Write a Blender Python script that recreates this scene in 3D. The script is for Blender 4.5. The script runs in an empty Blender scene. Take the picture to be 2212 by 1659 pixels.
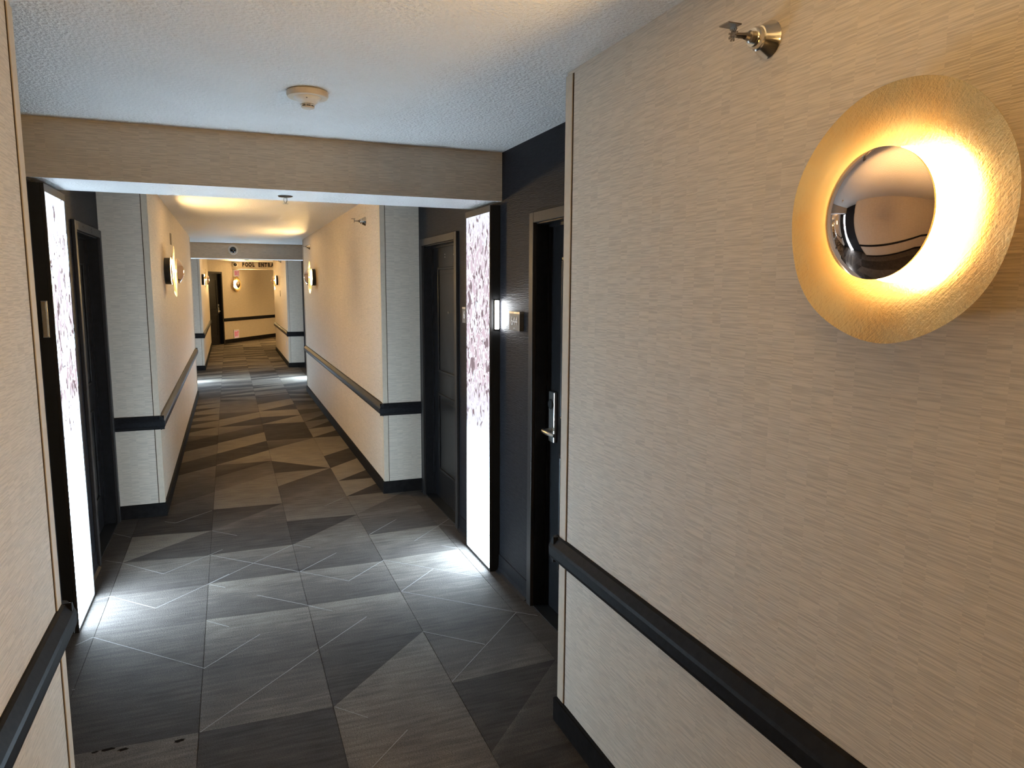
import bpy, bmesh, math, random
from mathutils import Matrix, Vector
random.seed(7)
sc = bpy.context.scene
COL = sc.collection
PI = math.pi

# ---------------------------------------------------------------- camera
F_PX, YAW, PITCH, ROLL, CAM_H = 1541.57, 0.3765, 0.1340, 0.0051, 1.6848
_fw = Vector((math.sin(YAW)*math.cos(PITCH), math.cos(YAW)*math.cos(PITCH), -math.sin(PITCH)))
_r0 = Vector((math.cos(YAW), -math.sin(YAW), 0)); _u0 = _r0.cross(_fw)
_r = math.cos(ROLL)*_r0 + math.sin(ROLL)*_u0
_u = -math.sin(ROLL)*_r0 + math.cos(ROLL)*_u0
cam = bpy.data.cameras.new('camera'); cam_o = bpy.data.objects.new('camera', cam); COL.objects.link(cam_o)
cam.sensor_fit = 'HORIZONTAL'; cam.sensor_width = 36.0; cam.lens = F_PX*36/2212
cam.clip_start = 0.02; cam.clip_end = 100
M = Matrix((( _r.x, _u.x, -_fw.x, 0), (_r.y, _u.y, -_fw.y, 0), (_r.z, _u.z, -_fw.z, CAM_H), (0, 0, 0, 1)))
cam_o.matrix_world = M
sc.camera = cam_o

# ---------------------------------------------------------------- world, exposure, sampling
w = bpy.data.worlds.new('world'); sc.world = w; w.use_nodes = True
w.node_tree.nodes['Background'].inputs[0].default_value = (0.02, 0.02, 0.02, 1)
w.node_tree.nodes['Background'].inputs[1].default_value = 0.2
sc.view_settings.view_transform = 'Standard'; sc.view_settings.look = 'None'
sc.view_settings.gamma = 1.0; sc.view_settings.use_curve_mapping = False
sc.view_settings.exposure = 0.40
sc.cycles.use_denoising = True
sc.cycles.diffuse_bounces = 4; sc.cycles.glossy_bounces = 3; sc.cycles.max_bounces = 5
sc.cycles.use_adaptive_sampling = True; sc.cycles.adaptive_threshold = 0.05
sc.cycles.sample_clamp_indirect = 10.0
WARM = (1.0, 0.65, 0.27); COOL = (0.62, 0.82, 1.0)
L_SCONCE = 600.0      # lamp inside every wall sconce
L_PANEL = 54.0        # clear parts of the light panels
L_SIGN = 75.0         # small bar over the room sign

# ---------------------------------------------------------------- plan of the corridor (metres)
XR, XL = 1.132, -0.504            # faces of the narrow stretches
XA, XAL = 1.443, -0.811           # faces of the dark alcoves
XO, XOL = 1.62, -0.99             # back of the walls
Y0, Y1, Y2, Y3, Y4 = -4.0, 2.353, 5.70, 11.90, 15.60
YR_END, YL_END = 20.0, 22.10
ZC = 2.425
BEAM1 = (3.815, 4.275); BEAM2 = (13.45, 13.91); ZB = 2.162
PIER1 = (3.843, 4.300); PIER2 = (13.48, 13.94); ZP = 2.143
RAIL = (0.650, 0.750); BB = 0.099

def at(px, py, axis, v):
    d = (px-1106)/F_PX*_r - (py-829.5)/F_PX*_u + _fw
    o = Vector((0, 0, CAM_H)); t = (v-o[axis])/d[axis]
    return o + t*d

# ---------------------------------------------------------------- material helpers
class NT:
    def __init__(s, name):
        s.m = bpy.data.materials.new(name); s.m.use_nodes = True
        s.t = s.m.node_tree; s.t.nodes.clear()
        s.out = s.n('ShaderNodeOutputMaterial')
    def n(s, typ, **kw):
        nd = s.t.nodes.new(typ)
        for k, v in kw.items():
            if k.startswith('i_'):
                key = k[2:]
                key = int(key) if key.isdigit() else key.replace('_', ' ')
                s.set(nd.inputs[key], v)
            else: setattr(nd, k, v)
        return nd
    def set(s, inp, v):
        if isinstance(v, bpy.types.NodeSocket): s.t.links.new(v, inp)
        else: inp.default_value = v
    def math(s, op, a, b=0.0, clamp=False):
        nd = s.n('ShaderNodeMath', operation=op, use_clamp=clamp); s.set(nd.inputs[0], a); s.set(nd.inputs[1], b); return nd.outputs[0]
    def ramp(s, fac, stops, interp='LINEAR'):
        nd = s.n('ShaderNodeValToRGB'); cr = nd.color_ramp; cr.interpolation = interp
        while len(cr.elements) < len(stops): cr.elements.new(0.5)
        for e, (p, c) in zip(cr.elements, stops):
            e.position = p; e.color = (c[0], c[1], c[2], 1) if not isinstance(c, (int, float)) else (c, c, c, 1)
        s.set(nd.inputs[0], fac); return nd.outputs[0]
    def mix(s, fac, a, b):
        nd = s.n('ShaderNodeMix', data_type='RGBA'); s.set(nd.inputs[0], fac)
        for i, v in ((6, a), (7, b)):
            s.set(nd.inputs[i], v if isinstance(v, bpy.types.NodeSocket) else (v[0], v[1], v[2], 1))
        return nd.outputs[2]
    def noise(s, vec, scale, detail=2.0, rough=0.5, dist=0.0):
        nd = s.n('ShaderNodeTexNoise'); s.set(nd.inputs['Vector'], vec); s.set(nd.inputs['Scale'], scale)
        nd.inputs['Detail'].default_value = detail; nd.inputs['Roughness'].default_value = rough; nd.inputs['Distortion'].default_value = dist
        return nd.outputs[0]
    def bsdf(s, **kw):
        nd = s.n('ShaderNodeBsdfPrincipled')
        for k, v in kw.items():
            if k == 'color':
                s.set(nd.inputs['Base Color'], v if isinstance(v, bpy.types.NodeSocket) else (v[0], v[1], v[2], 1))
            elif k == 'normal': s.set(nd.inputs['Normal'], v)
            else: s.set(nd.inputs[{'rough': 'Roughness', 'metal': 'Metallic', 'spec': 'Specular IOR Level', 'coat': 'Coat Weight', 'sheen': 'Sheen Weight'}[k]], v)
        s.t.links.new(nd.outputs[0], s.out.inputs[0]); return nd
    def bump(s, h, strength, dist):
        nd = s.n('ShaderNodeBump'); s.set(nd.inputs['Height'], h); nd.inputs['Strength'].default_value = strength; nd.inputs['Distance'].default_value = dist
        return nd.outputs[0]
    def pos(s): return s.n('ShaderNodeNewGeometry').outputs['Position']
    def obj(s): return s.n('ShaderNodeTexCoord').outputs['Object']
    def xyz(s, v):
        nd = s.n('ShaderNodeSeparateXYZ'); s.set(nd.inputs[0], v); return nd.outputs
    def comb(s, x, y, z):
        nd = s.n('ShaderNodeCombineXYZ'); s.set(nd.inputs[0], x); s.set(nd.inputs[1], y); s.set(nd.inputs[2], z); return nd.outputs[0]

def wallpaper(name, base, contrast, rough, spec, strength):
    """Wallpaper of wavy horizontal ribs, broken into narrow vertical strips."""
    g = NT(name); p = g.xyz(g.pos())
    along = g.math('ADD', p[0], g.math('MULTIPLY', p[1], 1.0))       # runs along either wall direction
    wob = g.noise(g.comb(along, 0.0, 0.0), 9.0, 1.0)
    strip = g.math('FLOOR', g.math('ADD', g.math('MULTIPLY', along, 17.0), g.math('MULTIPLY', wob, 2.4)))
    rnd = g.n('ShaderNodeTexWhiteNoise', noise_dimensions='1D'); g.set(rnd.inputs['W'], strip)
    off = rnd.outputs['Value']
    zz = g.math('ADD', p[2], g.math('MULTIPLY', off, 3.1))
    ribs = g.noise(g.comb(g.math('MULTIPLY', along, 11.0), g.math('MULTIPLY', off, 40.0), g.math('MULTIPLY', zz, 260.0)), 1.0, 1.5, 0.55, 0.25)
    cloud = g.noise(g.pos(), 1.3, 2.0)
    col = g.mix(g.ramp(ribs, [(0.33, 0.0), (0.62, 1.0)]), [c*(1-contrast) for c in base], [c*(1+contrast*0.5) for c in base])
    tint = g.math('ADD', g.math('MULTIPLY', off, 0.5), g.math('MULTIPLY', cloud, 0.6))
    col = g.mix(g.math('MULTIPLY', tint, 0.16), col, [c*0.72 for c in base])
    g.bsdf(color=col, rough=rough, spec=spec, normal=g.bump(ribs, strength, 0.004))
    return g.m

def painted(name, base, rough=0.5, spec=0.5, metal=0.0, nscale=60.0, nvar=0.12, bstr=0.0, coat=0.0):
    g = NT(name); v = g.noise(g.obj(), nscale, 3.0)
    col = g.mix(g.ramp(v, [(0.3, 0.0), (0.7, 1.0)]), [c*(1-nvar) for c in base], [min(1, c*(1+nvar)) for c in base])
    kw = dict(color=col, rough=rough, spec=spec, metal=metal, coat=coat)
    if bstr: kw['normal'] = g.bump(v, bstr, 0.002)
    g.bsdf(**kw); return g.m

def emitter(name, col, strength):
    g = NT(name); e = g.n('ShaderNodeEmission'); e.inputs[0].default_value = (*col, 1); e.inputs[1].default_value = strength
    g.t.links.new(e.outputs[0], g.out.inputs[0]); return g.m

M_WALL = wallpaper('cream_wallpaper', (0.60, 0.53, 0.445), 0.17, 0.6, 0.3, 0.35)
M_DARKWALL = wallpaper('charcoal_wallpaper', (0.015, 0.015, 0.018), 0.3, 0.52, 0.10, 0.7)
M_GUARD = painted('corner_guard_cream', (0.55, 0.47, 0.37), 0.55, 0.3, nscale=40, nvar=0.05)
M_GROOVE = painted('groove_brown', (0.05, 0.028, 0.014), 0.8, 0.1)
M_BLACKWOOD = painted('black_stained_wood', (0.013, 0.012, 0.012), 0.5, 0.03, nscale=25, nvar=0.25)
M_RAIL = painted('dark_rail_vinyl', (0.014, 0.014, 0.016), 0.45, 0.06, nscale=60, nvar=0.2)
M_CASING = painted('bronze_black_casing', (0.024, 0.021, 0.020), 0.45, 0.25, nscale=80, nvar=0.15)
M_DOOR = painted('black_door', (0.010, 0.010, 0.011), 0.34, 0.28, nscale=30, nvar=0.3)
M_NICKEL = painted('brushed_nickel', (0.62, 0.60, 0.56), 0.28, 0.5, metal=1.0, nscale=90, nvar=0.08)
M_CHROME = painted('polished_nickel', (0.70, 0.66, 0.58), 0.13, 0.5, metal=1.0, nscale=50, nvar=0.06)
M_MIRROR = painted('rose_mirror', (0.78, 0.64, 0.58), 0.035, 0.5, metal=1.0, nscale=8, nvar=0.02)
M_REFL = painted('satin_gold', (0.80, 0.66, 0.42), 0.45, 0.5, metal=0.6, nvar=0.04)
M_BRONZE = painted('dark_bronze', (0.22, 0.19, 0.16), 0.3, 0.5, metal=1.0)
M_BLACK = painted('black_plastic', (0.012, 0.012, 0.012), 0.4, 0.5)
M_IVORY = painted('ivory_plastic', (0.62, 0.52, 0.40), 0.35, 0.5, nvar=0.04)
M_WHITEPL = painted('white_plastic', (0.72, 0.70, 0.66), 0.4, 0.5, nvar=0.04)
M_BEIGEPL = painted('beige_plate', (0.30, 0.25, 0.18), 0.5, 0.4, nvar=0.08)
M_LAMPS = [emitter('warm_lamp', WARM, L_SCONCE*k) for k in (0.78, 0.95, 0.95, 2.3)]   # strengths set per stretch for wall brightness, dimmest near the camera
M_BAR = emitter('white_bar_lamp', (0.92, 0.96, 1.0), L_SIGN)
M_DIGIT = painted('white_digit', (0.85, 0.85, 0.83), 0.5, 0.4, nvar=0.02)
M_PLATE = painted('slate_sign', (0.10, 0.095, 0.09), 0.4, 0.5, nvar=0.1)
M_LETTER = painted('brown_black_letter', (0.020, 0.012, 0.010), 0.5, 0.4)
M_EXITFACE = emitter('exit_face', (1.0, 0.52, 0.38), 0.42)
M_EXITRED = emitter('exit_red', (1.0, 0.05, 0.04), 0.42)

def make_ceiling():
    g = NT('popcorn_ceiling'); p = g.pos()
    a = g.noise(p, 100.0, 1.5, 0.6); v = g.n('ShaderNodeTexVoronoi'); g.set(v.inputs['Vector'], p); v.inputs['Scale'].default_value = 75.0
    h = g.math('ADD', a, g.math('MULTIPLY', v.outputs['Distance'], 0.6))
    col = g.mix(g.noise(p, 3.0, 2.0), (0.68, 0.67, 0.65), (0.75, 0.74, 0.72))
    g.bsdf(color=col, rough=0.46, spec=0.4, normal=g.bump(h, 0.8, 0.008)); return g.m
M_CEIL = make_ceiling()

def make_gold():
    g = NT('gold_leaf'); p = g.obj()
    big = g.noise(p, 9.0, 3.0); fine = g.noise(p, 140.0, 4.0, 0.7)
    q = g.xyz(p)
    scr = g.noise(g.comb(g.math('MULTIPLY', q[0], 4.0), g.math('MULTIPLY', g.math('ADD', q[1], q[2]), 15.0), g.math('MULTIPLY', g.math('SUBTRACT', q[1], q[2]), 210.0)), 1.0, 2.0)
    col = g.mix(g.ramp(big, [(0.35, 0.0), (0.68, 1.0)]), (0.88, 0.60, 0.27), (0.86, 0.70, 0.40))
    col = g.mix(g.ramp(fine, [(0.55, 0.0), (0.75, 0.5)]), col, (0.85, 0.70, 0.44))
    h = g.math('ADD', g.math('MULTIPLY', fine, 0.7), g.math('MULTIPLY', scr, 0.35))
    g.bsdf(color=col, rough=g.ramp(fine, [(0.2, 0.16), (0.8, 0.24)]), metal=0.78, spec=0.5, normal=g.bump(h, 0.2, 0.003)); return g.m
M_GOLD = make_gold()

def make_carpet():
    g = NT('facet_carpet'); p = g.pos(); q = g.xyz(p)
    t = g.n('ShaderNodeAttribute', attribute_name='tone').outputs['Fac']
    streak = g.noise(g.comb(g.math('MULTIPLY', q[0], 5.0), g.math('MULTIPLY', q[1], 42.0), 0.0), 1.0, 2.0, 0.6)
    cloud = g.noise(p, 6.0, 1.5)
    pile = g.noise(g.comb(g.math('MULTIPLY', q[0], 190.0), g.math('MULTIPLY', q[1], 420.0), 0.0), 1.0, 1.0, 0.6)
    tt = g.math('ADD', t, g.math('MULTIPLY', g.math('SUBTRACT', streak, 0.5), 0.5))
    tt = g.math('ADD', tt, g.math('MULTIPLY', g.math('SUBTRACT', cloud, 0.5), 0.22), clamp=True)
    col = g.ramp(tt, [(0.0, (0.032, 0.026, 0.023)), (0.45, (0.118, 0.100, 0.086)), (1.0, (0.34, 0.295, 0.235))])
    col = g.mix(g.ramp(pile, [(0.32, 0.0), (0.68, 0.7)]), col, (0.02, 0.018, 0.018))
    g.bsdf(color=col, rough=0.95, spec=0.08, normal=g.bump(pile, 0.7, 0.005)); return g.m
M_CARPET = make_carpet()
M_STAIN = painted('dark_stain', (0.012, 0.010, 0.009), 0.95, 0.0)
M_LINE = painted('pale_thread', (0.21, 0.195, 0.185), 0.9, 0.1, nscale=200, nvar=0.2)

def make_panel(name, seed, dens, pink, lvl):
    """Back-lit resin sheet: clear at the bottom, flecked with bark-like film higher up."""
    g = NT(name); o = g.xyz(g.obj())
    v = g.comb(g.math('ADD', o[1], seed), seed, g.math('MULTIPLY', o[2], 0.5))
    zf = g.math('DIVIDE', o[2], ZP)
    n1 = g.noise(v, 27.0, 2.0, 0.6, 0.7); n2 = g.noise(v, 12.0, 1.0, 0.55, 0.8)
    rings = g.math('ABSOLUTE', g.math('SUBTRACT', n1, 0.5))
    hgt = g.ramp(zf, [(0.0, 0.0), (0.14, 0.0), (0.36, 0.55), (0.55, 1.0), (0.9, 0.95), (1.0, 0.6)])
    film = g.ramp(zf, [(0.0, 0.0), (0.16, 0.0), (0.40, 1.0), (1.0, 1.0)])
    body = g.math('MULTIPLY', g.ramp(g.math('ADD', n2, g.math('MULTIPLY', n1, 0.5)), [(0.70-0.22*pink, 0.0), (0.78-0.22*pink, 1.0)]), hgt)
    fleck = g.ramp(g.math('ADD', n1, g.math('MULTIPLY', g.math('SUBTRACT', hgt, 1.0), 0.22)), [(0.64-0.09*dens, 0.0), (0.67-0.09*dens, 1.0)])
    edge = g.ramp(rings, [(0.0, 1.0), (0.05, 0.0)])
    colr = g.mix(film, [c*L_PANEL for c in COOL], [c*lvl for c in COOL])
    colr = g.mix(body, colr, (0.60, 0.47, 0.53))
    colr = g.mix(g.math('MULTIPLY', g.math('MULTIPLY', edge, body), 0.8), colr, (1.2, 1.3, 1.4))
    colr = g.mix(fleck, colr, (0.25, 0.19, 0.21))
    e = g.n('ShaderNodeEmission'); g.set(e.inputs[0], colr)
    g.t.links.new(e.outputs[0], g.out.inputs[0]); return g.m
M_PANEL_R = make_panel('lit_panel_heavy', 3.7, 1.0, 0.80, 1.5)
M_PANEL_L = make_panel('lit_panel_light', 17.9, 0.80, 0.30, 7.0)

# ---------------------------------------------------------------- mesh helpers
def link(name, verts, faces, mat, parent=None, smooth=False, mats=None, fmat=None):
    me = bpy.data.meshes.new(name); me.from_pydata([tuple(v) for v in verts], [], faces); me.update()
    for m in (mats or [mat]): me.materials.append(m)
    if fmat:
        for p_, k in zip(me.polygons, fmat): p_.material_index = k
    if smooth: me.polygons.foreach_set('use_smooth', [True]*len(me.polygons))
    o = bpy.data.objects.new(name, me); COL.objects.link(o)
    if parent: o.parent = parent
    return o

class MB:
    def __init__(s): s.v = []; s.f = []; s.k = []
    def add(s, v, f, k=0):
        b = len(s.v); s.v += [tuple(x) for x in v]; s.f += [tuple(i+b for i in q) for q in f]; s.k += [k]*len(f); return s
    def box(s, x0, x1, y0, y1, z0, z1, k=0, kk=None):
        if x0 > x1: x0, x1 = x1, x0
        if y0 > y1: y0, y1 = y1, y0
        b = len(s.f)
        s.add([(x0,y0,z0),(x1,y0,z0),(x1,y1,z0),(x0,y1,z0),(x0,y0,z1),(x1,y0,z1),(x1,y1,z1),(x0,y1,z1)],
              [(0,3,2,1),(4,5,6,7),(0,1,5,4),(1,2,6,5),(2,3,7,6),(3,0,4,7)], k)
        if kk:
            for i, v in kk.items(): s.k[b+i] = v
        return s
    def lathe(s, prof, n=48, axis='x', c=(0,0,0), k=0, close=False, warp=None):
        """profile of (radius, height along axis)"""
        vs = []
        for (r_, h) in prof:
            for i in range(n):
                a = 2*PI*i/n; rr, hh = (r_, h) if warp is None else warp(r_, h, a)
                p = (hh, rr*math.cos(a), rr*math.sin(a)) if axis == 'x' else (rr*math.cos(a), rr*math.sin(a), hh)
                vs.append((p[0]+c[0], p[1]+c[1], p[2]+c[2]))
        fs = []
        m = len(prof)
        for j in range(m-1 if not close else m):
            for i in range(n):
                a, b = j*n+i, j*n+(i+1) % n; c2, d = ((j+1) % m)*n+(i+1) % n, ((j+1) % m)*n+i
                fs.append((a, d, c2, b) if axis == 'x' else (a, b, c2, d))
        if not close:
            fs.append(tuple(range(n))); fs.append(tuple(reversed(range((m-1)*n, m*n))))
        return s.add(vs, fs, k)
    def prism(s, poly, axis, a, b, k=0):
        """extrude polygon along axis index: poly given in the other two axes"""
        def P(q, t):
            q = list(q); q.insert(axis, t); return q
        n = len(poly); vs = [P(q, a) for q in poly]+[P(q, b) for q in poly]
        fs = [(i, (i+1) % n, n+(i+1) % n, n+i) for i in range(n)]+[tuple(reversed(range(n))), tuple(range(n, 2*n))]
        return s.add(vs, fs, k)
    def tube(s, pts, r_, n=8, k=0):
        pts = [Vector(p) for p in pts]; vs = []
        for i, p in enumerate(pts):
            d = (pts[min(i+1, len(pts)-1)]-pts[max(i-1, 0)]).normalized()
            a = d.orthogonal().normalized(); b = d.cross(a)
            rr = r_[i] if isinstance(r_, (list, tuple)) else r_
            vs += [p+rr*(math.cos(2*PI*j/n)*a+math.sin(2*PI*j/n)*b) for j in range(n)]
        fs = []
        for i in range(len(pts)-1):
            for j in range(n): fs.append((i*n+j, i*n+(j+1) % n, (i+1)*n+(j+1) % n, (i+1)*n+j))
        fs += [tuple(reversed(range(n))), tuple(range((len(pts)-1)*n, len(pts)*n))]
        return s.add(vs, fs, k)
    def build(s, name, mat, parent=None, smooth=False, bevel=0.0, mats=None, auto=False):
        o = link(name, s.v, s.f, mat, parent, smooth, mats, s.k if mats else None)
        bm = bmesh.new(); bm.from_mesh(o.data); bmesh.ops.recalc_face_normals(bm, faces=bm.faces); bm.to_mesh(o.data); bm.free()
        if auto:
            o.data.polygons.foreach_set('use_smooth', [True]*len(o.data.polygons))
            md = o.modifiers.new('edges', 'EDGE_SPLIT'); md.split_angle = math.radians(38)
        if bevel:
            md = o.modifiers.new('bevel', 'BEVEL'); md.width = bevel; md.segments = 2; md.limit_method = 'ANGLE'
        return o

def thing(name, label, cat, loc=(0,0,0), rotz=0.0, group=None):
    o = bpy.data.objects.new(name, None); COL.objects.link(o); o.empty_display_size = 0.1
    o.location = loc; o.rotation_euler = (0, 0, rotz); return tag(o, label, cat, group)
def tag(o, label, cat, group=None):
    o['label'] = label; o['category'] = cat
    if group: o['group'] = group
    return o
def struct(o, label, cat):
    o['kind'] = 'structure'; return tag(o, label, cat)

# ---------------------------------------------------------------- the shell
fl = MB().box(XOL, XO, Y0, 21.0, -0.10, -0.004).add(
    [(XOL,21.0,-0.1),(5.5,21.0,-0.1),(5.5,31,-0.1),(XOL,31,-0.1),(XOL,21.0,-0.004),(5.5,21.0,-0.004),(5.5,31,-0.004),(XOL,31,-0.004)],
    [(0,3,2,1),(4,5,6,7),(0,1,5,4),(1,2,6,5),(2,3,7,6),(3,0,4,7)]).build('floor', M_CARPET)
struct(fl, 'faceted grey and brown carpet running the length of the corridor', 'floor')
struct(MB().box(XOL-0.2, 5.5, Y0, 31, ZC, ZC+0.1).build('ceiling', M_CEIL), 'white stippled ceiling over the corridor', 'ceiling')

def rail_profile(sgn, x):
    """chair rail cross-section in (x, z): eased top, flat face, undercut foot"""
    z0, z1 = RAIL; p = [(0, z0+0.004), (0.012, z0), (0.020, z0+0.010), (0.033, z0+0.018), (0.036, z0+0.030),
                        (0.036, z1-0.040), (0.032, z1-0.030), (0.020, z1-0.012), (0.014, z1-0.003), (0.006, z1), (0, z1)]
    return [(x+sgn*a, b) for a, b in p]

def block(side, y0, y1, name, label, near=True, far=True):
    """one stretch of narrow corridor wall with its rail, baseboard and corner guards"""
    sg = -1 if side == 'R' else 1
    xf, xo = (XR, XO) if side == 'R' else (XL, XOL)
    wl = struct(MB().box(xf, xo, y0, y1, 0, ZC).build(name, M_WALL), label, 'wall')
    e = 0.015
    def wrap_box(z0, z1, d):
        m = MB(); m.box(xf+sg*d, xf, y0-(d if near else 0), y1+(d if far else 0), z0, z1)
        xa = XA if side == 'R' else XAL
        if near: m.box(xf, xa, y0-d, y0, z0, z1)
        if far: m.box(xf, xa, y1, y1+d, z0, z1)
        return m
    b = wrap_box(0, BB-0.006, e); b.box(xf+sg*e*0.55, xf, y0, y1, BB-0.006, BB)
    xa = XA if side == 'R' else XAL
    if near: b.box(xf, xa, y0-e*0.55, y0, BB-0.006, BB)
    b.build('baseboard', M_BLACKWOOD, wl)
    # chair rail along the face, plus returns on the end faces
    ov = 0.030
    r_ = MB().prism(rail_profile(sg, xf), 1, y0-(ov if near else 0), y1+(ov if far else 0))
    def ret(yw, dirn):
        prof = [(yw+dirn*(a-xf)*sg, z) for a, z in rail_profile(sg, xf)]
        r_.prism(prof, 0, xf+sg*ov, xa)
    if near: ret(y0, -1)
    if far: ret(y1, 1)
    r_.build('chair_rail', M_RAIL, wl)
    for flag, yc, d in ((near, y0, -1), (far, y1, 1)):
        if not flag: continue
        segs = [(BB, RAIL[0]+0.002), (RAIL[1]-0.002, ZC-0.012)]
        g = MB(); q = MB(); t, wd = 0.004, 0.036
        for z0, z1 in segs:
            g.box(xf+sg*t, xf, yc+d*t, yc-d*(wd+0.012), z0, z1)
            g.box(xf, xf-sg*wd, yc, yc+d*t, z0, z1)
            q.box(xf+sg*0.0012, xf, yc-d*(wd+0.012), yc-d*(wd+0.018), z0, z1)
            q.box(xf-sg*wd, xf-sg*(wd+0.004), yc, yc+d*0.0012, z0, z1)
        g.build('corner_guard', M_GUARD, wl, bevel=0.0015); q.build('groove', M_GROOVE, wl)
    return wl

W_R0 = block('R', Y0, Y1, 'wall_right', 'cream ribbed wallpaper wall that carries the large gold sconce', near=False)
W_L0 = block('L', Y0, Y1, 'wall_left', 'cream wallpaper wall facing the large gold sconce, dark rail end showing', near=False)
W_R1 = block('R', Y2, Y3, 'wall_right', 'cream wallpaper wall with two sprinkler heads, just past the dark flecked-panel alcove')
W_L1 = block('L', Y2, Y3, 'wall_left', 'cream wallpaper wall with a side-on gold sconce and small plate above it')
W_R2 = block('R', Y4, YR_END, 'wall_right', 'short cream wall beside the pool entrance lettering', far=False)
W_L2 = block('L', Y4, YL_END, 'wall_left', 'short cream wall running up to the far panelled door', far=False)
struct(MB().box(XOL, XO, Y0-0.1, Y0, 0, ZC).build('wall_back', M_WALL), 'cream wall closing the corridor behind the viewer', 'wall')

# doors cut into the alcove walls: (y0, y1) openings
ZD = 2.005
D644 = (2.45, 3.325); DR2 = (4.680, 5.545); DL2 = (4.800, 5.615)
def alcove(side, y0, y1, holes, name, label):
    sg = -1 if side == 'R' else 1
    xf, xo = (XA, XO+0.25) if side == 'R' else (XAL, XOL-0.25)
    m = MB(); y = y0
    for a, b in holes:
        m.box(xf, xo, y, a, 0, ZC); m.box(xf, xo, a, b, ZD, ZC); y = b
    m.box(xf, xo, y, y1, 0, ZC)
    wl = struct(m.build(name, M_DARKWALL), label, 'wall')
    # coved vinyl base between the openings
    segs = []; y = y0
    for a, b in list(holes)+[(y1, y1)]:
        if a-0.055 > y+0.02: segs.append((y+0.016, a-0.055))
        y = b+0.055
    cv = [(0, 0.105), (0.004, 0.103), (0.006, 0.03), (0.012, 0.010), (0.026, 0.0), (0, 0)]
    for a, b in segs:
        MB().prism([(xf+sg*q, z) for q, z in cv], 1, a, b).build('baseboard', M_RAIL, wl)
    return wl
alcove('R', Y1, Y2, [D644, DR2], 'wall_right', 'charcoal ribbed wallpaper alcove wall around the door numbered 644')
alcove('L', Y1, Y2, [DL2], 'wall_left', 'charcoal alcove wall behind the glowing panel with scattered flecks')
alcove('R', Y3, Y4, [], 'wall_right', 'charcoal alcove wall beyond the second ceiling beam, same side as door 644')
alcove('L', Y3, Y4, [], 'wall_left', 'charcoal alcove wall beyond the second ceiling beam, opposite door 644 side')

def beam(y0, y1, x0, x1, z0, label):
    o = MB().box(x0, x1, y0, y1, z0, ZC, k=0, kk={0: 1}).build('ceiling_beam', M_WALL, mats=[M_WALL, M_CEIL])
    return struct(o, label, 'beam')
beam(BEAM1[0], BEAM1[1], XAL, XA, ZB, 'wide taupe ceiling beam spanning the alcove with two glowing panels')
beam(BEAM2[0], BEAM2[1], XAL, XA, ZB, 'grey ceiling beam with a round dome fixture on its face')

# angled end wall beyond the bend
A0 = Vector((-0.60, 21.95, 0)); DV = Vector((0.5, 0.8660254, 0)); NV = Vector((0.8660254, -0.5, 0)); RZ = -PI/6
def on_wall(s, off=0.0, z=0.0): return A0 + DV*s + NV*off + Vector((0, 0, z))
# local frame of the end wall: +x out of the wall, +y along DV
END = (0.13, 0.83)
m = MB(); m.box(-0.22, 0, -0.4, END[0], 0, ZC); m.box(-0.22, 0, END[0], END[1], 2.05, ZC); m.box(-0.22, 0, END[1], 4.17, 0, ZC)
we = m.build('wall_end', M_WALL); we.location = A0; we.rotation_euler = (0, 0, RZ)
struct(we, 'angled cream end wall with gold sconce and two exit signs', 'wall')
MB().box(0, 0.015, END[1]+0.06, 4.17, 0, BB+0.02).build('baseboard', M_BLACKWOOD, we)
MB().prism([(a, z) for a, z in rail_profile(1, 0)], 1, END[1]+0.06, 4.17).build('chair_rail', M_RAIL, we)
we2 = MB().box(-0.42, -0.24, 4.15, 7.2, 0, ZC).build('wall_end', M_DARKWALL); we2.location = A0; we2.rotation_euler = (0, 0, RZ)
struct(we2, 'charcoal wall strip beyond the angled end wall', 'wall')
MB().box(-0.24, 0.012, 4.17, 4.20, 0, ZC).build('corner_guard', M_BLACKWOOD, we2)
# far side of the bend and its closing wall
we3 = MB().box(-0.1, 0, 0, 8, 0, ZC).build('wall_right', M_WALL); we3.location = (XO, YR_END+0.02, 0); we3.rotation_euler = (0, 0, RZ)
struct(we3, 'cream wall on the inner side of the bend past the short wall', 'wall')
we4 = MB().box(0, 2.9, 0, 0.1, 0, ZC).build('wall_end', M_DARKWALL); we4.location = on_wall(7.2, -0.42); we4.rotation_euler = (0, 0, RZ)
struct(we4, 'charcoal wall closing the corridor past the pool entrance', 'wall')
pb = beam(23.22, 23.60, 0.06, 3.4, 2.20, 'tan ceiling beam lettered with the pool entrance words')

# ---------------------------------------------------------------- carpet pieces
def fy(p, x):
    """y of the floor line through two pixels at a given x"""
    a, b = at(p[0], p[1], 2, 0.0), at(p[2], p[3], 2, 0.0)
    return a.y + (b.y-a.y)*(x-a.x)/(b.x-a.x)
SE = [-0.811, -0.678, -0.178, 0.322, 0.822, 1.322, 1.443]
K1 = [(165.3,1629.9,432.4,1581.8),(162.8,1488,441.3,1447.6),(200.8,1376.7,442.5,1342.5),(238.7,1288,446.3,1262.8),
      (263.4,1216.2,454.7,1199.6),(263.4,1216.2,456.8,1146.5),(282.1,1160.7,456.8,1146.5),(364.3,1111.2,457.9,1101.8),
      (367,1094,460.5,1064),(375.3,1057.5,461.7,1033.4),(384.1,1027.6,463.4,1007),(390.6,1001.1,465.8,981.1),(398.2,976.4,467,960),
      (402.3,955.3,466.4,941.2),(403,943,466.9,939.9),(407.7,935.3,468.4,923),(412.3,925.3,469.2,923),(413,919.1,470.7,908.4),
      (413.8,910.7,471.5,907),(414.6,905.3,473,894.5),(418.4,896.8,473,893.8),(420,890.7,473.8,880.7),(422.3,883.8,473.8,880),(424,877,474.5,870)]
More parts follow.
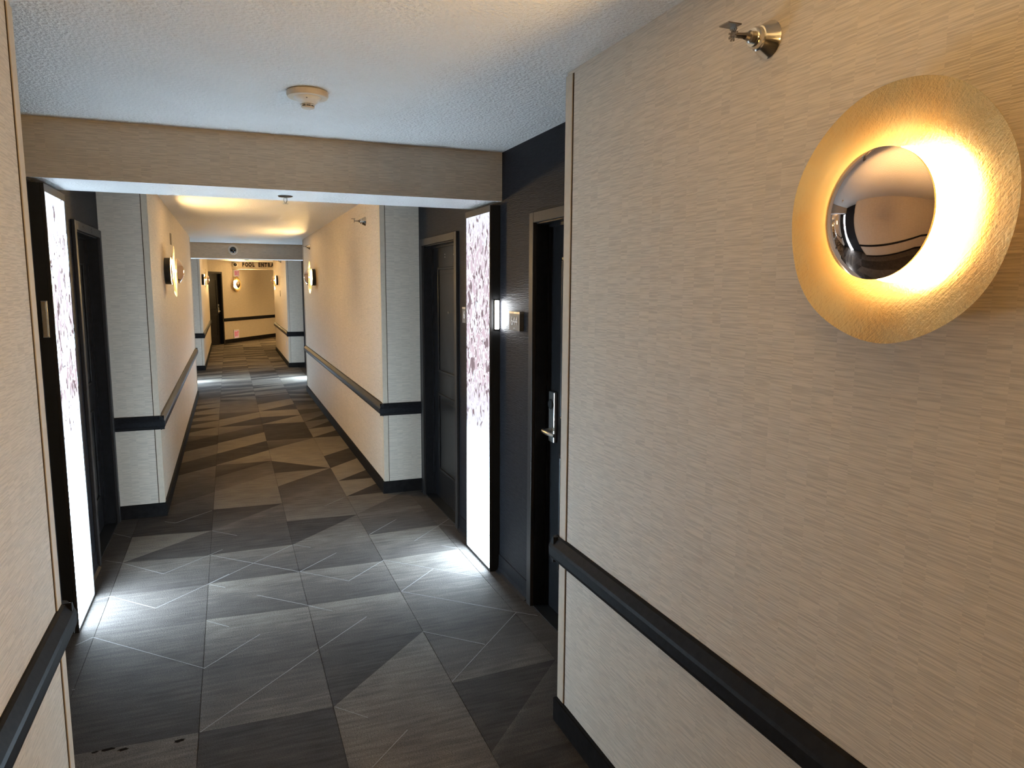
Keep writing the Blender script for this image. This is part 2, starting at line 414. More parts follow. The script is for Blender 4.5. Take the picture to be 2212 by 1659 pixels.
# tones: piece i lies between boundary i-1 and i: (near, far); first is the piece nearest the viewer
T1 = [(.45,.5),(.12,.25),(.22,.42),(.30,.42),(.22,.62),(.22,.45),(.72,.62),(.14,.2),(.30,.46),(.25,.48),(.42,.62),(.15,.35),(.70,.72),(.15,.2),(.35,.5),(.75,.8),(.2,.3),(.7,.8),(.2,.3),(.75,.7),(.2,.3),(.8,.75),(.2,.25),(.8,.7),(.3,.25)]
K2 = [(432.4,1581.8,721.5,1526.5),(441.3,1446.3,688.1,1404.6),(447.6,1338.7,662.8,1310.9),(450.6,1261,645,1236),
      (454.7,1198.5,631.5,1176.7),(457.9,1146.5,608.6,1088.3),(458.7,1101,608,1087.5),(461.1,1063.4,590.4,1022.9),(462.2,1032.3,585,996),
      (463.4,1005.8,583.3,995.8),(463.4,1005.8,579.8,972.3),(466.4,980.6,575,952.3),(466.9,958.3,569.8,933.7),(468.4,939.9,566,917.6),
      (470.7,923,566,917.6),(472.2,922.2,562.1,901.4),(471.5,907.6,559.9,889.9),(473.8,893,558.3,888.4),(474.5,867.6,553.7,863.8)]
T2 = [(.18,.14),(.50,.28),(.30,.62),(.28,.66),(.25,.62),(.62,.15),(.22,.15),(.66,.58),(.58,.30),(.12,.5),(.55,.85),(.80,.82),(.15,.2),(.85,.82),(.2,.55),(.8,.85),(.2,.25),(.85,.78),(.35,.5),(.45,.4),(.25,.3)]
T2 = [(.18,.14),(.50,.28),(.28,.62),(.26,.66),(.24,.62),(.22,.52),(.50,.14),(.68,.60),(.50,.34),(.10,.42),(.62,.82),(.15,.18),(.80,.78),(.16,.42),(.62,.82),(.20,.26),(.78,.82),(.26,.42),(.62,.5),(.30,.26)]
K3 = [(722,1526,913.2,1364),(692.9,1400.8,913.2,1364),(665,1308,866.3,1278),(648.1,1234.7,827.8,1211.9),(635.4,1176.5,800,1156.2),
      (635.4,1175,770.9,1111.9),(621.5,1125.8,767,1111.9),(607.5,1087.5,729.6,1040),(598.6,1051.4,711.9,1011.5),(591,1022.3,711.9,1011.5),
      (582.8,995,711.9,1010.9),(579.6,971.6,677.7,945.7),(576.8,952.2,676.7,945.3),(569.8,933.7,659,911.4),(566,916.8,656.7,911.4),
      (566.8,916,648.2,896.8),(562.2,901.4,647.5,896),(559.9,888.4,642.9,883.8),(559.9,888.4,635.2,872.2),(556.8,873.8,632,860)]
T3 = [(.34,.56),(.12,.18),(.22,.64),(.24,.60),(.22,.58),(.60,.56),(.14,.16),(.66,.55),(.58,.24),(.72,.56),(.14,.16),(.80,.72),(.18,.52),(.14,.14),(.16,.2),(.78,.82),(.16,.22),(.80,.82),(.2,.22),(.82,.74),(.3,.4)]
T3 = [(.34,.56),(.12,.18),(.20,.64),(.24,.60),(.22,.58),(.58,.50),(.14,.16),(.62,.50),(.52,.24),(.70,.54),(.14,.16),(.80,.72),(.18,.52),(.16,.22),(.20,.16),(.78,.82),(.16,.22),(.80,.84),(.20,.24),(.82,.7),(.4,.5)]
K4 = [(1065,1650,1199,1610),(1062.5,1624,1199,1426),(976.5,1475,1199,1426),(913.2,1364,1118.2,1322.3),(865.8,1277.7,1050.6,1247),(829,1209.4,996.2,1185.3),
      (797.5,1156.2,951.9,1133.4),(772,1110.6,926.6,1087.8),(770.9,1110.6,858,1069),(751,1072.3,829.6,1063.4),(750,1071.6,814.4,1043.8),(732.2,1038.7,804.3,1032.4),
      (732,1038.7,793,1014),(714.4,1010.9,774,988.7),(700.5,985,757.5,966.6),(677.7,945.7,739.7,941.3),(679.7,943.7,725.9,929.1),(670.5,926,722,919.5),(670.0,925.5,713.6,909),(660,911,708,905),(660,911,700,895)]
T4 = [(.16,.15),(.22,.42),(.15,.20),(.52,.24),(.40,.52),(.42,.62),(.66,.62),(.28,.56),(.50,.50),(.55,.62),(.14,.16),(.80,.8),(.14,.16),(.85,.85),(.15,.2),(.85,.78),(.14,.22),(.82,.8),(.14,.18),(.6,.6),(.16,.2),(.8,.7)]
T4 = [(.16,.15),(.22,.42),(.15,.20),(.52,.24),(.30,.50),(.42,.60),(.36,.66),(.28,.58),(.48,.40),(.60,.64),(.14,.16),(.80,.80),(.14,.16),(.84,.84),(.14,.20),(.84,.72),(.14,.2),(.80,.8),(.14,.2),(.6,.6),(.15,.18),(.8,.7)]
def carpet_poly(mb_v, mb_f, tones, x0, x1, ya0, ya1, yb0, yb1, ta, tb):
    """quad piece: near edge (ya0 at x0, ya1 at x1), far edge (yb0, yb1), tone ta near, tb far; thin skirt below"""
    pts = [(x0, ya0), (x1, ya1), (x1, yb1), (x0, yb0)]; tn = [ta, ta, tb, tb]
    if abs(yb0-ya0) < 0.004: pts.pop(3); tn.pop(3)
    elif abs(yb1-ya1) < 0.004: pts.pop(2); tn.pop(2)
    if len(pts) < 3: return
    n = len(pts); b = len(mb_v)
    mb_v += [(p[0], p[1], 0.0) for p in pts] + [(p[0], p[1], -0.004) for p in pts]
    mb_f += [tuple(b+i for i in range(n))] + [(b+i, b+n+i, b+n+(i+1) % n, b+(i+1) % n) for i in range(n)]
    tones += tn+tn
def carpet_obj(name, v, f, t):
    o = link(name, v, f, M_CARPET, fl)
    a = o.data.attributes.new('tone', 'FLOAT', 'POINT'); a.data.foreach_set('value', t); return o
Y_SPLIT, Y_FAR = 15.6, 30.0
def column(ci, bounds, tones, y_start):
    x0, x1 = SE[ci]+0.0012, SE[ci+1]-0.0012
    bl = []
    last = (y_start, y_start)
    for p in bounds:
        a, b = fy(p, x0), fy(p, x1)
        a, b = max(a, last[0]), max(b, last[1])
        if p is not bounds[0] and a-last[0] < 0.004 and b-last[1] < 0.004: b = last[1]+0.02
        bl.append((a, b)); last = (a, b)
    tn = list(tones[:len(bl)]); 
    while len(tn) < len(bl): tn.append((.3, .5))
    far_v, far_f, far_t = [], [], []
    # past the traced rows: the same kind of slanted strips
    k = random.randint(0, 1)
    while last[0] < Y_FAR:
        st = random.choice([0.16, 0.22, 0.30, 0.38]); sl = random.choice([-0.10, 0.0, 0.12, 0.2, 0.28])
        if k % 2: a, b = last[0]+st, last[1]+max(0.0, st-sl)
        else: a, b = last[0]+max(0.0, st-sl), last[1]+st+0.03
        m_ = (a+b)/2
        if abs(a-b) > 0.35: a, b = (m_-0.15, m_+0.15)
        a, b = max(a, last[0]), max(b, last[1])
        if a-last[0] < 0.004 and b-last[1] < 0.004: b = last[1]+0.1
        bl.append((a, b)); last = (a, b)
        lo = random.uniform(0.12, 0.3); hi = random.uniform(0.55, 0.85)
        tn.append((lo, lo+0.12) if k % 2 else (hi, hi-0.1)); k += 1
        if random.random() < 0.2: k += 1
    prev = (y_start, y_start)
    for (a, b), (t0, t1) in zip(bl, tn):
        if (prev[0]+prev[1])/2 < Y_SPLIT:
            v, f, t = [], [], []
            carpet_poly(v, f, t, x0, x1, prev[0], prev[1], a, b, t0, t1)
            if v: carpet_obj('carpet_tile', v, f, t)
        else:
            carpet_poly(far_v, far_f, far_t, x0, x1, prev[0], prev[1], a, b, t0, t1)
        prev = (a, b)
    if far_v:
        o = carpet_obj('carpet_field', far_v, far_f, far_t); o['kind'] = 'stuff'
for ci, (bd, tn) in enumerate([(K1, T1), (K2, T2), (K3, T3), (K4, T4)]):
    column(ci+1, bd, tn, -1.0)
# narrow cut strips along the alcove walls, and the strip behind the viewer
for x0, x1, t in ((XAL, SE[1], 0.2), (SE[5], XA, 0.32)):
    for ya, yb in ((Y1, 3.2), (3.2, 4.1), (4.1, 4.9), (4.9, Y2), (Y3, 13.0), (13.0, 14.2), (14.2, Y4)):
        v, f, tt = [], [], []
        carpet_poly(v, f, tt, x0+0.001, x1-0.001, ya, ya, yb, yb, t, t+0.1); carpet_obj('carpet_tile', v, f, tt)
v, f, tt = [], [], []
carpet_poly(v, f, tt, SE[1], SE[5], Y0, Y0, -1.002, -1.002, 0.2, 0.4); carpet_obj('carpet_tile', v, f, tt)
v, f, tt = [], [], []
for i in range(30):
    ya = 21.0+i*0.3; carpet_poly(v, f, tt, SE[5]+0.001, 5.4, ya, ya-0.05, ya+0.3, ya+0.25, random.random()*0.3+0.1, random.random()*0.4+0.3)
o = carpet_obj('carpet_field', v, f, tt); o['kind'] = 'stuff'
# thin pale lines woven across the pieces
LN = []
def ln(ox, oy, s, *pts):
    q = [at(ox+a/s, oy+b/s, 2, 0.0) for a, b in pts]
    LN.extend(zip(q[:-1], q[1:]))
for a in [((270,225),(385,190),(775,292),(1225,85),(1400,0)),((90,610),(240,540),(1190,805),(1665,515)),((1155,1350),(2165,645)),
          ((1640,180),(2065,265),(2212,300)),((1240,90),(1370,115)),((1215,400),(1400,450)),((60,990),(85,985))]: ln(140,1240,3.95,*a)
for a in [((120,635),(520,365)),((820,150),(1800,325),(1250,920)),((1000,490),(1530,600)),((30,275),(230,315)),((570,1650),(870,1330)),((255,1135),(530,1225)),((1800,325),(1980,355))]: ln(660,1240,3.95,*a)
for a in [((305,655),(735,768),(1220,570),(1350,515)),((1235,575),(2150,745)),((1205,875),(2075,468)),((1240,320),(1500,370)),((220,350),(395,388)),((750,225),(860,240),(1240,110)),((130,630),(300,655))]: ln(200,1080,4.809,*a)
for a in [((190,690),(605,770),(905,592),(1740,738)),((1055,858),(1330,665)),((190,690),(500,530)),((780,375),(1010,245)),((1165,430),(1470,235)),((1395,290),(1520,300)),((130,460),(280,485)),((400,130),(560,60)),((1400,470),(1565,495))]: ln(600,1060,3.95,*a)
v, f = [], []
for a, b in LN:
    d = (b-a).normalized(); n = Vector((-d.y, d.x, 0))*0.0016; k = len(v)
    for p in (a-n, b-n, b+n, a+n): v.append((p.x, p.y, 0.0007))
    for p in (a-n, b-n, b+n, a+n): v.append((p.x, p.y, -0.001))
    f += [(k, k+1, k+2, k+3), (k, k+4, k+5, k+1), (k+1, k+5, k+6, k+2), (k+2, k+6, k+7, k+3), (k+3, k+7, k+4, k)]
o = link('thread_lines', v, f, M_LINE, fl); o['kind'] = 'stuff'

for px, py, rx, ry in ((233,1619,0.022,0.008),(266,1619,0.016,0.008),(205,1625,0.012,0.005),(388,1600,0.018,0.009)):
    c_ = at(px, py, 2, 0.0); n_ = 12
    vv = [(c_.x+rx*(1+0.25*math.sin(3*k+px))*math.cos(2*PI*k/n_), c_.y+ry*(1+0.25*math.sin(2*k+py))*math.sin(2*PI*k/n_), 0.0006) for k in range(n_)]
    link('stain', vv+[(a, b, -0.001) for a, b, _ in vv], [tuple(range(n_))]+[(k, k+n_, (k+1) % n_+n_, (k+1) % n_) for k in range(n_)], M_STAIN, fl)
# ---------------------------------------------------------------- doors
def door(name, label, local, rotz, width, z_top, hinge_far, sign=1, lever=True, peep=False):
    """local frame: +x out of the wall into the corridor, y along the wall from 0 to width"""
    t = bpy.data.objects.new(name, None); COL.objects.link(t); t.location = local; t.rotation_euler = (0, 0, rotz)
    struct(t, label, 'door')
    cw, ct, rec = 0.052, 0.020, 0.075
    c = MB(); c.box(0, ct, -cw, 0, 0, z_top+cw); c.box(0, ct, width, width+cw, 0, z_top+cw); c.box(0, ct, 0, width, z_top, z_top+cw)
    c.build('casing', M_CASING, t, bevel=0.003)
    j = MB(); j.box(-0.16, 0.001, 0, 0.006, 0, z_top); j.box(-0.16, 0.001, width-0.006, width, 0, z_top); j.box(-0.16, 0.001, 0.006, width-0.006, z_top-0.006, z_top)
    j.box(-rec-0.002, -rec+0.014, 0.006, 0.020, 0, z_top-0.006); j.box(-rec-0.002, -rec+0.014, width-0.020, width-0.006, 0, z_top-0.006); j.box(-rec-0.002, -rec+0.014, 0.02, width-0.02, z_top-0.020, z_top-0.006)
    j.build('jamb', M_DOOR, t)
    lf = MB().box(-rec-0.044, -rec, 0.008, width-0.008, 0.008, z_top-0.008).build('leaf', M_DOOR, t)
    for z0, z1 in ((0.24, 0.86), (1.03, z_top-0.17)):
        y0, y1 = 0.15, width-0.15; d = 0.018
        fr = MB()
        for a in ((y0, y1, z0, z0+d), (y0, y1, z1-d, z1), (y0, y0+d, z0+d, z1-d), (y1-d, y1, z0+d, z1-d)):
            fr.box(-rec, -rec+0.010, a[0], a[1], a[2], a[3])
        fr.build('panel_moulding', M_DOOR, lf, bevel=0.004)
        MB().box(-rec-0.001, -rec+0.004, y0+d+0.03, y1-d-0.03, z0+d+0.03, z1-d-0.03).build('panel', M_DOOR, lf, bevel=0.003)
    if lever:
        yl = (width-0.075) if hinge_far else 0.075
        dr = -1 if hinge_far else 1
        ek = MB().box(-rec, -rec+0.018, yl-0.034, yl+0.034, 0.905, 1.165).build('lock_plate', M_NICKEL, t, bevel=0.004)
        MB().lathe([(0.0005, 0), (0.026, 0), (0.026, 0.006), (0.022, 0.010), (0.0005, 0.010)], 28, c=(-rec+0.017, yl, 1.100)).build('card_reader', M_BLACK, ek, smooth=False)
        lv = MB().tube([(-rec+0.015, yl, 0.965), (-rec+0.062, yl, 0.965)], [0.014, 0.011], 14)
        lv.tube([(-rec+0.058, yl-dr*0.010, 0.965), (-rec+0.064, yl+dr*0.03, 0.966), (-rec+0.062, yl+dr*0.08, 0.964), (-rec+0.056, yl+dr*0.122, 0.962)], [0.011, 0.012, 0.010, 0.009], 12)
        lv.build('lever_handle', M_NICKEL, ek, auto=True)
    if peep:
        MB().lathe([(0.0005, 0), (0.009, 0), (0.009, 0.004), (0.006, 0.006), (0.0005, 0.006)], 16, c=(-rec+0.004, width/2, 1.50)).build('peephole', M_NICKEL, lf)
        for yy, zz in ((width/2-0.1, 1.93), (width/2-0.1, 1.91), (width/2+0.12, 1.92)):
            MB().lathe([(0.0005, 0), (0.005, 0), (0.0045, 0.002), (0.0005, 0.002)], 10, c=(-rec, yy, zz)).build('screw', M_NICKEL, lf)
    MB().box(-0.16, 0.004, 0.006, width-0.006, -0.004, 0.006).build('threshold', M_BLACK, t)
    return t
# right wall: +x local = -X world -> rotate by pi, local y runs towards the viewer
door('door_1', 'black panelled door with nickel card lock beside the 644 sign', (XA, D644[1], 0), PI, D644[1]-D644[0], ZD, False)
door('door_2', 'black panelled door with a peephole, behind the heavily flecked light panel', (XA, DR2[1], 0), PI, DR2[1]-DR2[0], ZD, False, lever=False, peep=True)
door('door_3', 'black door with screw marks on its head casing, behind the lightly flecked panel', (XAL, DL2[0], 0), 0.0, DL2[1]-DL2[0], ZD, True, lever=False)
d3 = bpy.data.objects['door_3']
for yy, zz in ((0.20, ZD+0.030), (0.49, ZD+0.034), (0.50, ZD+0.018), (0.78, ZD+0.026)):
    MB().lathe([(0.0005, 0), (0.006, 0), (0.005, 0.002), (0.0005, 0.002)], 10, c=(0.020, yy, zz)).build('screw', M_BLACK, d3)
door('door_4', 'dark panelled door with card lock in the angled end wall', on_wall(END[0]), RZ, END[1]-END[0], 2.05, True)

# ---------------------------------------------------------------- light panels
def light_panel(side, y0, y1, mat, label):
    sg = -1 if side == 'R' else 1
    xw = XA if side == 'R' else XAL; dep = 0.0605
    t = thing('light_panel', label, 'light panel', (xw, y0, 0), 0.0)
    W = y1-y0; d = lambda q: sg*q
    MB().box(0, d(dep-0.014), 0, W, 0, ZP).build('case', M_BLACK, t)
    fr = MB(); fw, top, bot = 0.012, 0.036, 0.016
    fr.box(d(dep-0.014), d(dep), 0, fw, 0, ZP); fr.box(d(dep-0.014), d(dep), W-fw, W, 0, ZP)
    fr.box(d(dep-0.014), d(dep), fw, W-fw, ZP-top, ZP); fr.box(d(dep-0.014), d(dep), fw, W-fw, 0, bot)
    fr.build('frame', M_CASING, t, bevel=0.001)
    MB().box(d(dep-0.014), d(dep-0.004), fw, W-fw, bot, ZP-top).build('diffuser', mat, t)
    return t
light_panel('R', PIER1[0], PIER1[1], M_PANEL_R, 'tall glowing panel covered in mauve bark-like flecks, between two black doors')
light_panel('L', PIER1[0], PIER1[1], M_PANEL_L, 'tall glowing white panel with sparse dark flecks beside a black door')
light_panel('R', PIER2[0], PIER2[1], M_PANEL_L, 'tall glowing panel under the second beam, on the door 644 side')
light_panel('L', PIER2[0], PIER2[1], M_PANEL_L, 'tall glowing panel under the second beam, opposite the door 644 side')

def sign_lamp(x, y, lit, label):
    t = thing('sign_lamp', label, 'wall lamp', (x, y, 1.531))
    MB().box(-0.013, 0.013, -0.010, 0, -0.084, 0.084).build('housing', M_NICKEL, t, bevel=0.001)
    MB().box(-0.0095, 0.0095, -0.019, -0.010, -0.080, 0.080).build('lens' if lit else 'cover', M_BAR if lit else M_BEIGEPL, t, bevel=0.002)
    return t
sign_lamp(1.421, PIER1[0], True, 'small lit white bar lamp shining on the 644 sign')
sign_lamp(-0.785, PIER1[0], False, 'small unlit bar lamp on the black edge of a glowing panel')

# ---------------------------------------------------------------- lettering
def text_mesh(name, s, size, mat, parent, depth=0.002, sx=1.0, M_=None, align='CENTER', bold=0.0):
    cu = bpy.data.curves.new(name, 'FONT'); cu.body = s; cu.size = size; cu.extrude = depth; cu.align_x = align; cu.align_y = 'CENTER'; cu.offset = bold
    tmp = bpy.data.objects.new(name, cu); COL.objects.link(tmp)
    dg = bpy.context.evaluated_depsgraph_get(); dg.update()
    me = bpy.data.meshes.new_from_object(tmp.evaluated_get(dg)); COL.objects.unlink(tmp); bpy.data.objects.remove(tmp)
    # text plane (x right, y up) -> wall frame: +x out of the wall, +z up
    T = Matrix(((0, 0, 1, 0), (sx, 0, 0, 0), (0, 1, 0, 0), (0, 0, 0, 1)))
    me.transform((M_ or Matrix.Identity(4)) @ T); me.materials.clear(); me.materials.append(mat); me.name = name
    o = bpy.data.objects.new(name, me); COL.objects.link(o); o.parent = parent; return o
def room_sign(y, digits, label, left=False):
    t = thing('room_sign', label, 'sign', (XA, y, 1.513), PI)
    wd = 0.150
    MB().box(0, 0.024, -wd/2, wd/2, -0.056, 0.034).build('plate', M_PLATE, t, bevel=0.001)
    MB().box(0, 0.025, -wd/2, wd/2, 0.034, 0.046).build('top_bar', M_NICKEL, t, bevel=0.001)
    for i, dgt in enumerate(digits):
        text_mesh('digit', dgt, 0.072, M_DIGIT, t, 0.0008, 0.80, Matrix.Translation((0.0246, -0.034+0.032*i, -0.006)), bold=-0.0005)
    for i in range(3 if len(digits) > 1 else 0):
        MB().lathe([(0.0003, 0), (0.003, 0), (0.002, 0.0015), (0.0003, 0.0015)], 8, c=(0.024, -0.012+0.010*i, -0.044+0.003*(i % 2))).build('braille_dot', M_DIGIT, t)
    return t
room_sign(3.560, '644', 'dark room number plate reading 644 under a white bar')
room_sign(4.405, '6', 'room number plate half hidden by the flecked light panel')

t = thing('pool_sign', 'dark raised letters on the far beam reading pool entrance', 'sign', (0.0, 23.22, 0.0), -PI/2)
word = 'POOL ENTRANCE'; cx = 0.415
for ch in word:
    adv = {' ': 0.085, 'L': 0.092, 'E': 0.096, 'T': 0.092, 'P': 0.098}.get(ch, 0.105)
    adv *= 0.94
    if ch != ' ':
        text_mesh('letter', ch, 0.158, M_LETTER, t, 0.012, 0.68, Matrix.Translation((0.0115, cx+adv/2, 2.331)), bold=0.011)
    cx += adv

# ---------------------------------------------------------------- wall sconces
def make_sconce(label, loc, rotz, group, seed=1.0, bulb=0):
    t = thing('wall_sconce', label, 'wall lamp', loc, rotz, group)
    MB().lathe([(0.0005, 0), (0.112, 0), (0.115, 0.003), (0.115, 0.042), (0.110, 0.046), (0.0005, 0.046)], 40).build('backplate', M_BLACK, t, auto=True)
    def warp(r_, h, a):
        k = r_/0.222
        rr = r_*(1+k**3*(0.008*math.sin(2*a+seed)+0.006*math.sin(3*a+2*seed)+0.004*math.sin(7*a)))
        return rr, h+k**3*0.004*math.sin(2*a+seed*1.7)+k**4*0.0015*math.sin(5*a+seed)
    prof = [(0.0006, 0.047), (0.05, 0.047), (0.09, 0.049), (0.12, 0.056), (0.14, 0.0625), (0.16, 0.0675), (0.19, 0.0725), (0.222, 0.0770),
            (0.222, 0.0760), (0.19, 0.0715), (0.16, 0.0665), (0.14, 0.0615), (0.12, 0.055), (0.09, 0.048), (0.05, 0.046), (0.0006, 0.046)]
    MB().lathe(prof, 96, warp=warp).build('dish', M_GOLD, t, auto=True)
    MB().lathe([(0.0005, 0.046), (0.118, 0.046), (0.116, 0.053), (0.0005, 0.053)], 40).build('lamp_holder', M_REFL, t, auto=True)
    MB().lathe([(0.056, 0.053), (0.1145, 0.053), (0.1135, 0.0545), (0.056, 0.0545)], 40, close=True).build('lamp', M_LAMPS[bulb], t)
    MB().lathe([(0.0005, 0.052), (0.013, 0.052), (0.013, 0.100), (0.0005, 0.100)], 20).build('stem', M_NICKEL, t, auto=True)
    R, H = 0.110, 0.046; c0 = 0.106; rs = (R*R+H*H)/(2*H)
    prof = [(0.0005, 0.1005), (R-0.004, 0.1005), (R, 0.1015), (R, c0)]
    for i in range(1, 19):
        rr = R*(1-i/18.0); prof.append((max(rr, 0.0005), c0+math.sqrt(rs*rs-rr*rr)-(rs-H)))
    MB().lathe([(0.0005, 0.0985), (R-0.006, 0.0985), (R-0.006, 0.1005), (0.0005, 0.1005)], 48).build('reflector', M_REFL, t)
    MB().lathe(prof, 72).build('dome_cap', M_MIRROR, t, auto=True)
    return t
G = 'gold wall sconces'
make_sconce('gold-leaf dish sconce with mirrored dome, seen face on beside a sprinkler', (XR, 0.925, 1.812), PI, G, 1.0)
make_sconce('gold dish sconce seen edge on, below a small wall plate', (XL, 6.98, 1.815), 0, G, 2.3, 1)
make_sconce('gold dish sconce seen edge on, on the wall with two sprinkler heads', (XR, 10.30, 1.815), PI, G, 0.4, 1)
make_sconce('gold dish sconce on the short wall leading to the far panelled door', (XL, 16.6, 1.825), 0, G, 3.1, 2)
make_sconce('gold dish sconce on the short wall next to the pool entrance letters', (XR, 18.3, 1.835), PI, G, 4.2, 2)
make_sconce('gold dish sconce under the upper exit sign on the angled wall', on_wall(1.60, 0, 1.745), RZ, G, 5.0, 3)
make_sconce('added gold dish sconce, unseen around the bend past the pool letters', Vector((XO, YR_END+0.02, 1.83))+DV*3.4-NV*0.1, RZ+PI, G, 2.0, 3)  # hidden from the camera, added to brighten the angled end wall
make_sconce('added gold dish sconce, unseen behind the viewer on the facing wall', (XL, -2.3, 1.812), 0, G, 0.9)  # out of view, added to light the near stretch

# ---------------------------------------------------------------- sprinklers
def side_sprinkler(label, y, z):
    t = thing('sidewall_sprinkler', label, 'sprinkler', (XR, y, z), PI, 'wall sprinkler heads')
    MB().lathe([(0.0005, 0), (0.039, 0), (0.040, 0.002), (0.038, 0.005), (0.027, 0.028), (0.026, 0.030), (0.0225, 0.031), (0.0225, 0.041), (0.019, 0.046), (0.0005, 0.046)], 40).build('escutcheon', M_CHROME, t, auto=True)
    b = MB().lathe([(0.0005, 0.046), (0.013, 0.046), (0.013, 0.054), (0.009, 0.057), (0.007, 0.066), (0.0005, 0.066)], 20)
    b.tube([(0.056, 0.009, 0), (0.075, 0.011, 0), (0.093, 0.004, 0)], 0.0026, 8); b.tube([(0.056, -0.009, 0), (0.075, -0.011, 0), (0.093, -0.004, 0)], 0.0026, 8)
    b.build('frame_arms', M_BRONZE, t, auto=True)
    MB().tube([(0.064, 0, 0), (0.090, 0, 0)], 0.0028, 8).build('bulb', M_LETTER, t)
    d = MB().lathe([(0.0005, 0.093), (0.007, 0.093), (0.007, 0.098), (0.0005, 0.098)], 14)
    for i in range(9):
        a = 2*PI*i/9; d.box(0.0965, 0.0985, 0.0, 0.001, 0, 0.001)
        c_, s_ = math.cos(a), math.sin(a)
        d.prism([(0.005*c_-0.0025*s_, 0.005*s_+0.0025*c_), (0.015*c_-0.002*s_, 0.015*s_+0.002*c_), (0.015*c_+0.002*s_, 0.015*s_-0.002*c_), (0.005*c_+0.0025*s_, 0.005*s_-0.0025*c_)], 0, 0.0960, 0.0980)
    d.box(0.088, 0.122, -0.016, 0.016, 0.0155, 0.018); d.prism([(0.0965, 0.010), (0.0985, 0.010), (0.0985, 0.017), (0.0965, 0.017)], 1, -0.010, 0.010)
    d.build('deflector', M_BRONZE, t)
    return t
side_sprinkler('nickel sidewall sprinkler above the face-on gold sconce', 1.335, 2.228)
side_sprinkler('nickel sidewall sprinkler near the corner behind the second black door', 6.33, 2.248)
side_sprinkler('brass-toned sidewall sprinkler right above an edge-on sconce', 10.85, 2.258)
side_sprinkler('tiny sidewall sprinkler on the short wall by the pool letters', 16.9, 2.25)
def pendent(label, x, y, z, r_=0.038):
    t = thing('pendent_sprinkler', label, 'sprinkler', (x, y, z), 0, 'beam sprinkler heads')
    MB().lathe([(0.0005, 0), (r_, 0), (r_*1.02, -0.002), (r_*0.85, -0.006), (r_*0.5, -0.008), (0.0005, -0.008)], 28, axis='z').build('escutcheon', M_BRONZE, t, auto=True)
    b = MB().tube([(0.007, 0, -0.006), (0.008, 0, -0.024), (0.001, 0, -0.040)], 0.002, 8); b.tube([(-0.007, 0, -0.006), (-0.008, 0, -0.024), (-0.001, 0, -0.040)], 0.002, 8)
    b.build('frame_arms', M_NICKEL, t)
    MB().lathe([(0.0005, -0.040), (0.014, -0.040), (0.014, -0.042), (0.0005, -0.042)], 18, axis='z').build('deflector', M_NICKEL, t)
pendent('pendent sprinkler under the wide taupe beam', 0.305, 4.06, ZB)
pendent('pendent sprinkler under the grey beam with the dome fixture', 0.337, 13.82, ZB)

# ---------------------------------------------------------------- smoke detector and dome fixtures
t = thing('smoke_detector', 'ivory round smoke detector on the ceiling before the taupe beam', 'smoke detector', (0.316, 2.94, ZC))
MB().lathe([(0.0005, 0), (0.070, 0), (0.077, -0.004), (0.078, -0.016), (0.074, -0.024), (0.0005, -0.024)], 56, axis='z').build('base', M_IVORY, t, auto=True)
MB().lathe([(0.0005, -0.024), (0.051, -0.024), (0.050, -0.028), (0.038, -0.040), (0.030, -0.046), (0.028, -0.049)], 48, axis='z').build('head', M_WHITEPL, t, auto=True)
MB().lathe([(0.0005, -0.046), (0.0225, -0.046), (0.0225, -0.056), (0.0005, -0.056)], 32, axis='z').build('sensor_core', M_BLACK, t)
MB().lathe([(0.0005, -0.0575), (0.024, -0.0575), (0.025, -0.059), (0.022, -0.063), (0.0005, -0.064)], 40, axis='z').build('cap', M_IVORY, t, auto=True)
MB().lathe([(0.0215, -0.0515), (0.0275, -0.0515), (0.0275, -0.0535), (0.0215, -0.0535)], 40, axis='z', close=True).build('grille_ring', M_WHITEPL, t)
for i in range(8):
    a = 2*PI*i/8+0.39; c_, s_ = math.cos(a), math.sin(a)
    MB().tube([(0.0255*c_, 0.0255*s_, -0.047), (0.0235*c_, 0.0235*s_, -0.059)], 0.0014, 6).build('grille_rib', M_WHITEPL, t)
MB().lathe([(0.0003, 0), (0.003, 0), (0.002, -0.002), (0.0003, -0.002)], 10, axis='z', c=(-0.008, -0.044, -0.033)).build('indicator', M_BLACK, t)

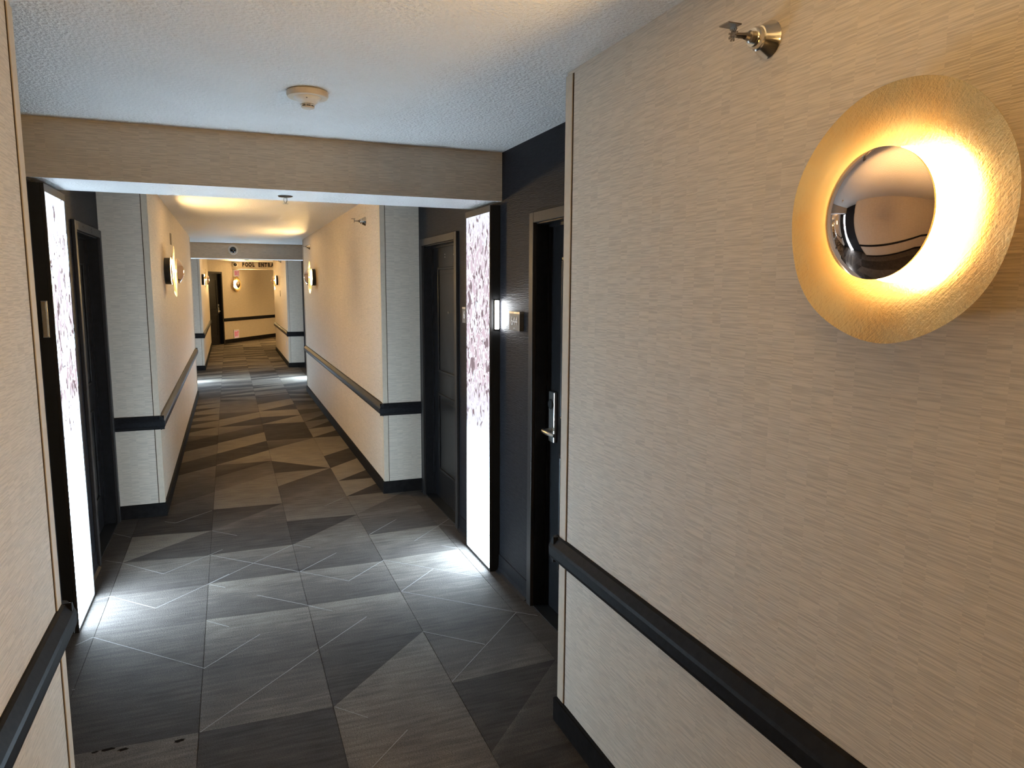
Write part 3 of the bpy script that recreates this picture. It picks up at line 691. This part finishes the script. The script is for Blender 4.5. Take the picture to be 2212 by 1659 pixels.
def dome_camera(label, x, y, z, r_=0.082):
    t = thing('dome_camera', label, 'dome camera', (x, y, z), -PI/2, 'dome fixtures on the beams')
    MB().lathe([(0.0005, 0), (r_, 0), (r_, 0.010), (r_*0.92, 0.022), (r_*0.66, 0.028), (r_*0.64, 0.020), (0.0005, 0.020)], 48).build('trim_ring', M_WHITEPL, t, auto=True)
    R = r_*0.64; prof = [(R*math.cos(i*PI/2/12) if i < 12 else 0.0005, 0.020+R*0.85*math.sin(i*PI/2/12)) for i in range(13)]
    MB().lathe(prof, 40).build('dome', M_DOMEGLASS, t, auto=True)
M_DOMEGLASS = painted('smoked_dome', (0.006, 0.006, 0.008), 0.06, 0.6, coat=0.6, nvar=0.0)
dome_camera('white-ringed black dome on the grey beam', 0.112, BEAM2[0], 2.309)
dome_camera('white-ringed black dome beside the pool entrance letters', 0.235, 23.22, 2.330, 0.075)

# ---------------------------------------------------------------- exit signs, plates, outlet
def exit_sign(s, z, w_, h_, label, low):
    t = thing('exit_sign', label, 'exit sign', on_wall(s, 0, z), RZ)
    MB().box(0, 0.045 if not low else 0.012, -w_/2, w_/2, -h_/2, h_/2).build('housing', M_WHITEPL, t, bevel=0.003)
    x = 0.045 if not low else 0.012; m_ = 0.012 if not low else 0.030
    MB().box(x, x+0.004, -w_/2+m_, w_/2-m_, -h_/2+m_, h_/2-m_).build('face', M_EXITFACE, t)
    for i, ch in enumerate('EXIT'):
        text_mesh('letter', ch, (h_-2*m_)*0.85, M_EXITRED, t, 0.001, 0.60, Matrix.Translation((x+0.005, (-0.33+0.23*i+(0.02 if ch == 'T' else 0)-(0.03 if ch == 'T' else 0))*(w_-2*m_), 0)), bold=0.003)
exit_sign(1.655, 2.078, 0.30, 0.20, 'glowing red exit sign above the sconce on the angled wall', False)
exit_sign(1.545, 0.247, 0.31, 0.285, 'low framed exit sign just above the baseboard of the angled wall', True)
o = tag(MB().box(XL, XL+0.012, 7.80, 7.90, 2.085, 2.195).build('wall_plate', M_BEIGEPL, bevel=0.002), 'small beige cover plate above the edge-on sconce', 'wall plate', 'blank wall plates')
o = tag(MB().box(XR, XR-0.012, 17.50, 17.62, 1.46, 1.60).build('wall_plate', M_BEIGEPL, bevel=0.002), 'small beige cover plate on the short wall by the pool letters', 'wall plate', 'blank wall plates')
t = thing('power_outlet', 'small white power outlet low on the short wall', 'outlet', (XR, 16.25, 0.46), PI)
MB().box(0, 0.006, -0.035, 0.035, -0.058, 0.058).build('cover', M_WHITEPL, t, bevel=0.002)
for zz in (-0.022, 0.022):
    MB().box(0.006, 0.0075, -0.016, 0.016, zz-0.014, zz+0.014).build('socket', M_IVORY, t, bevel=0.001)
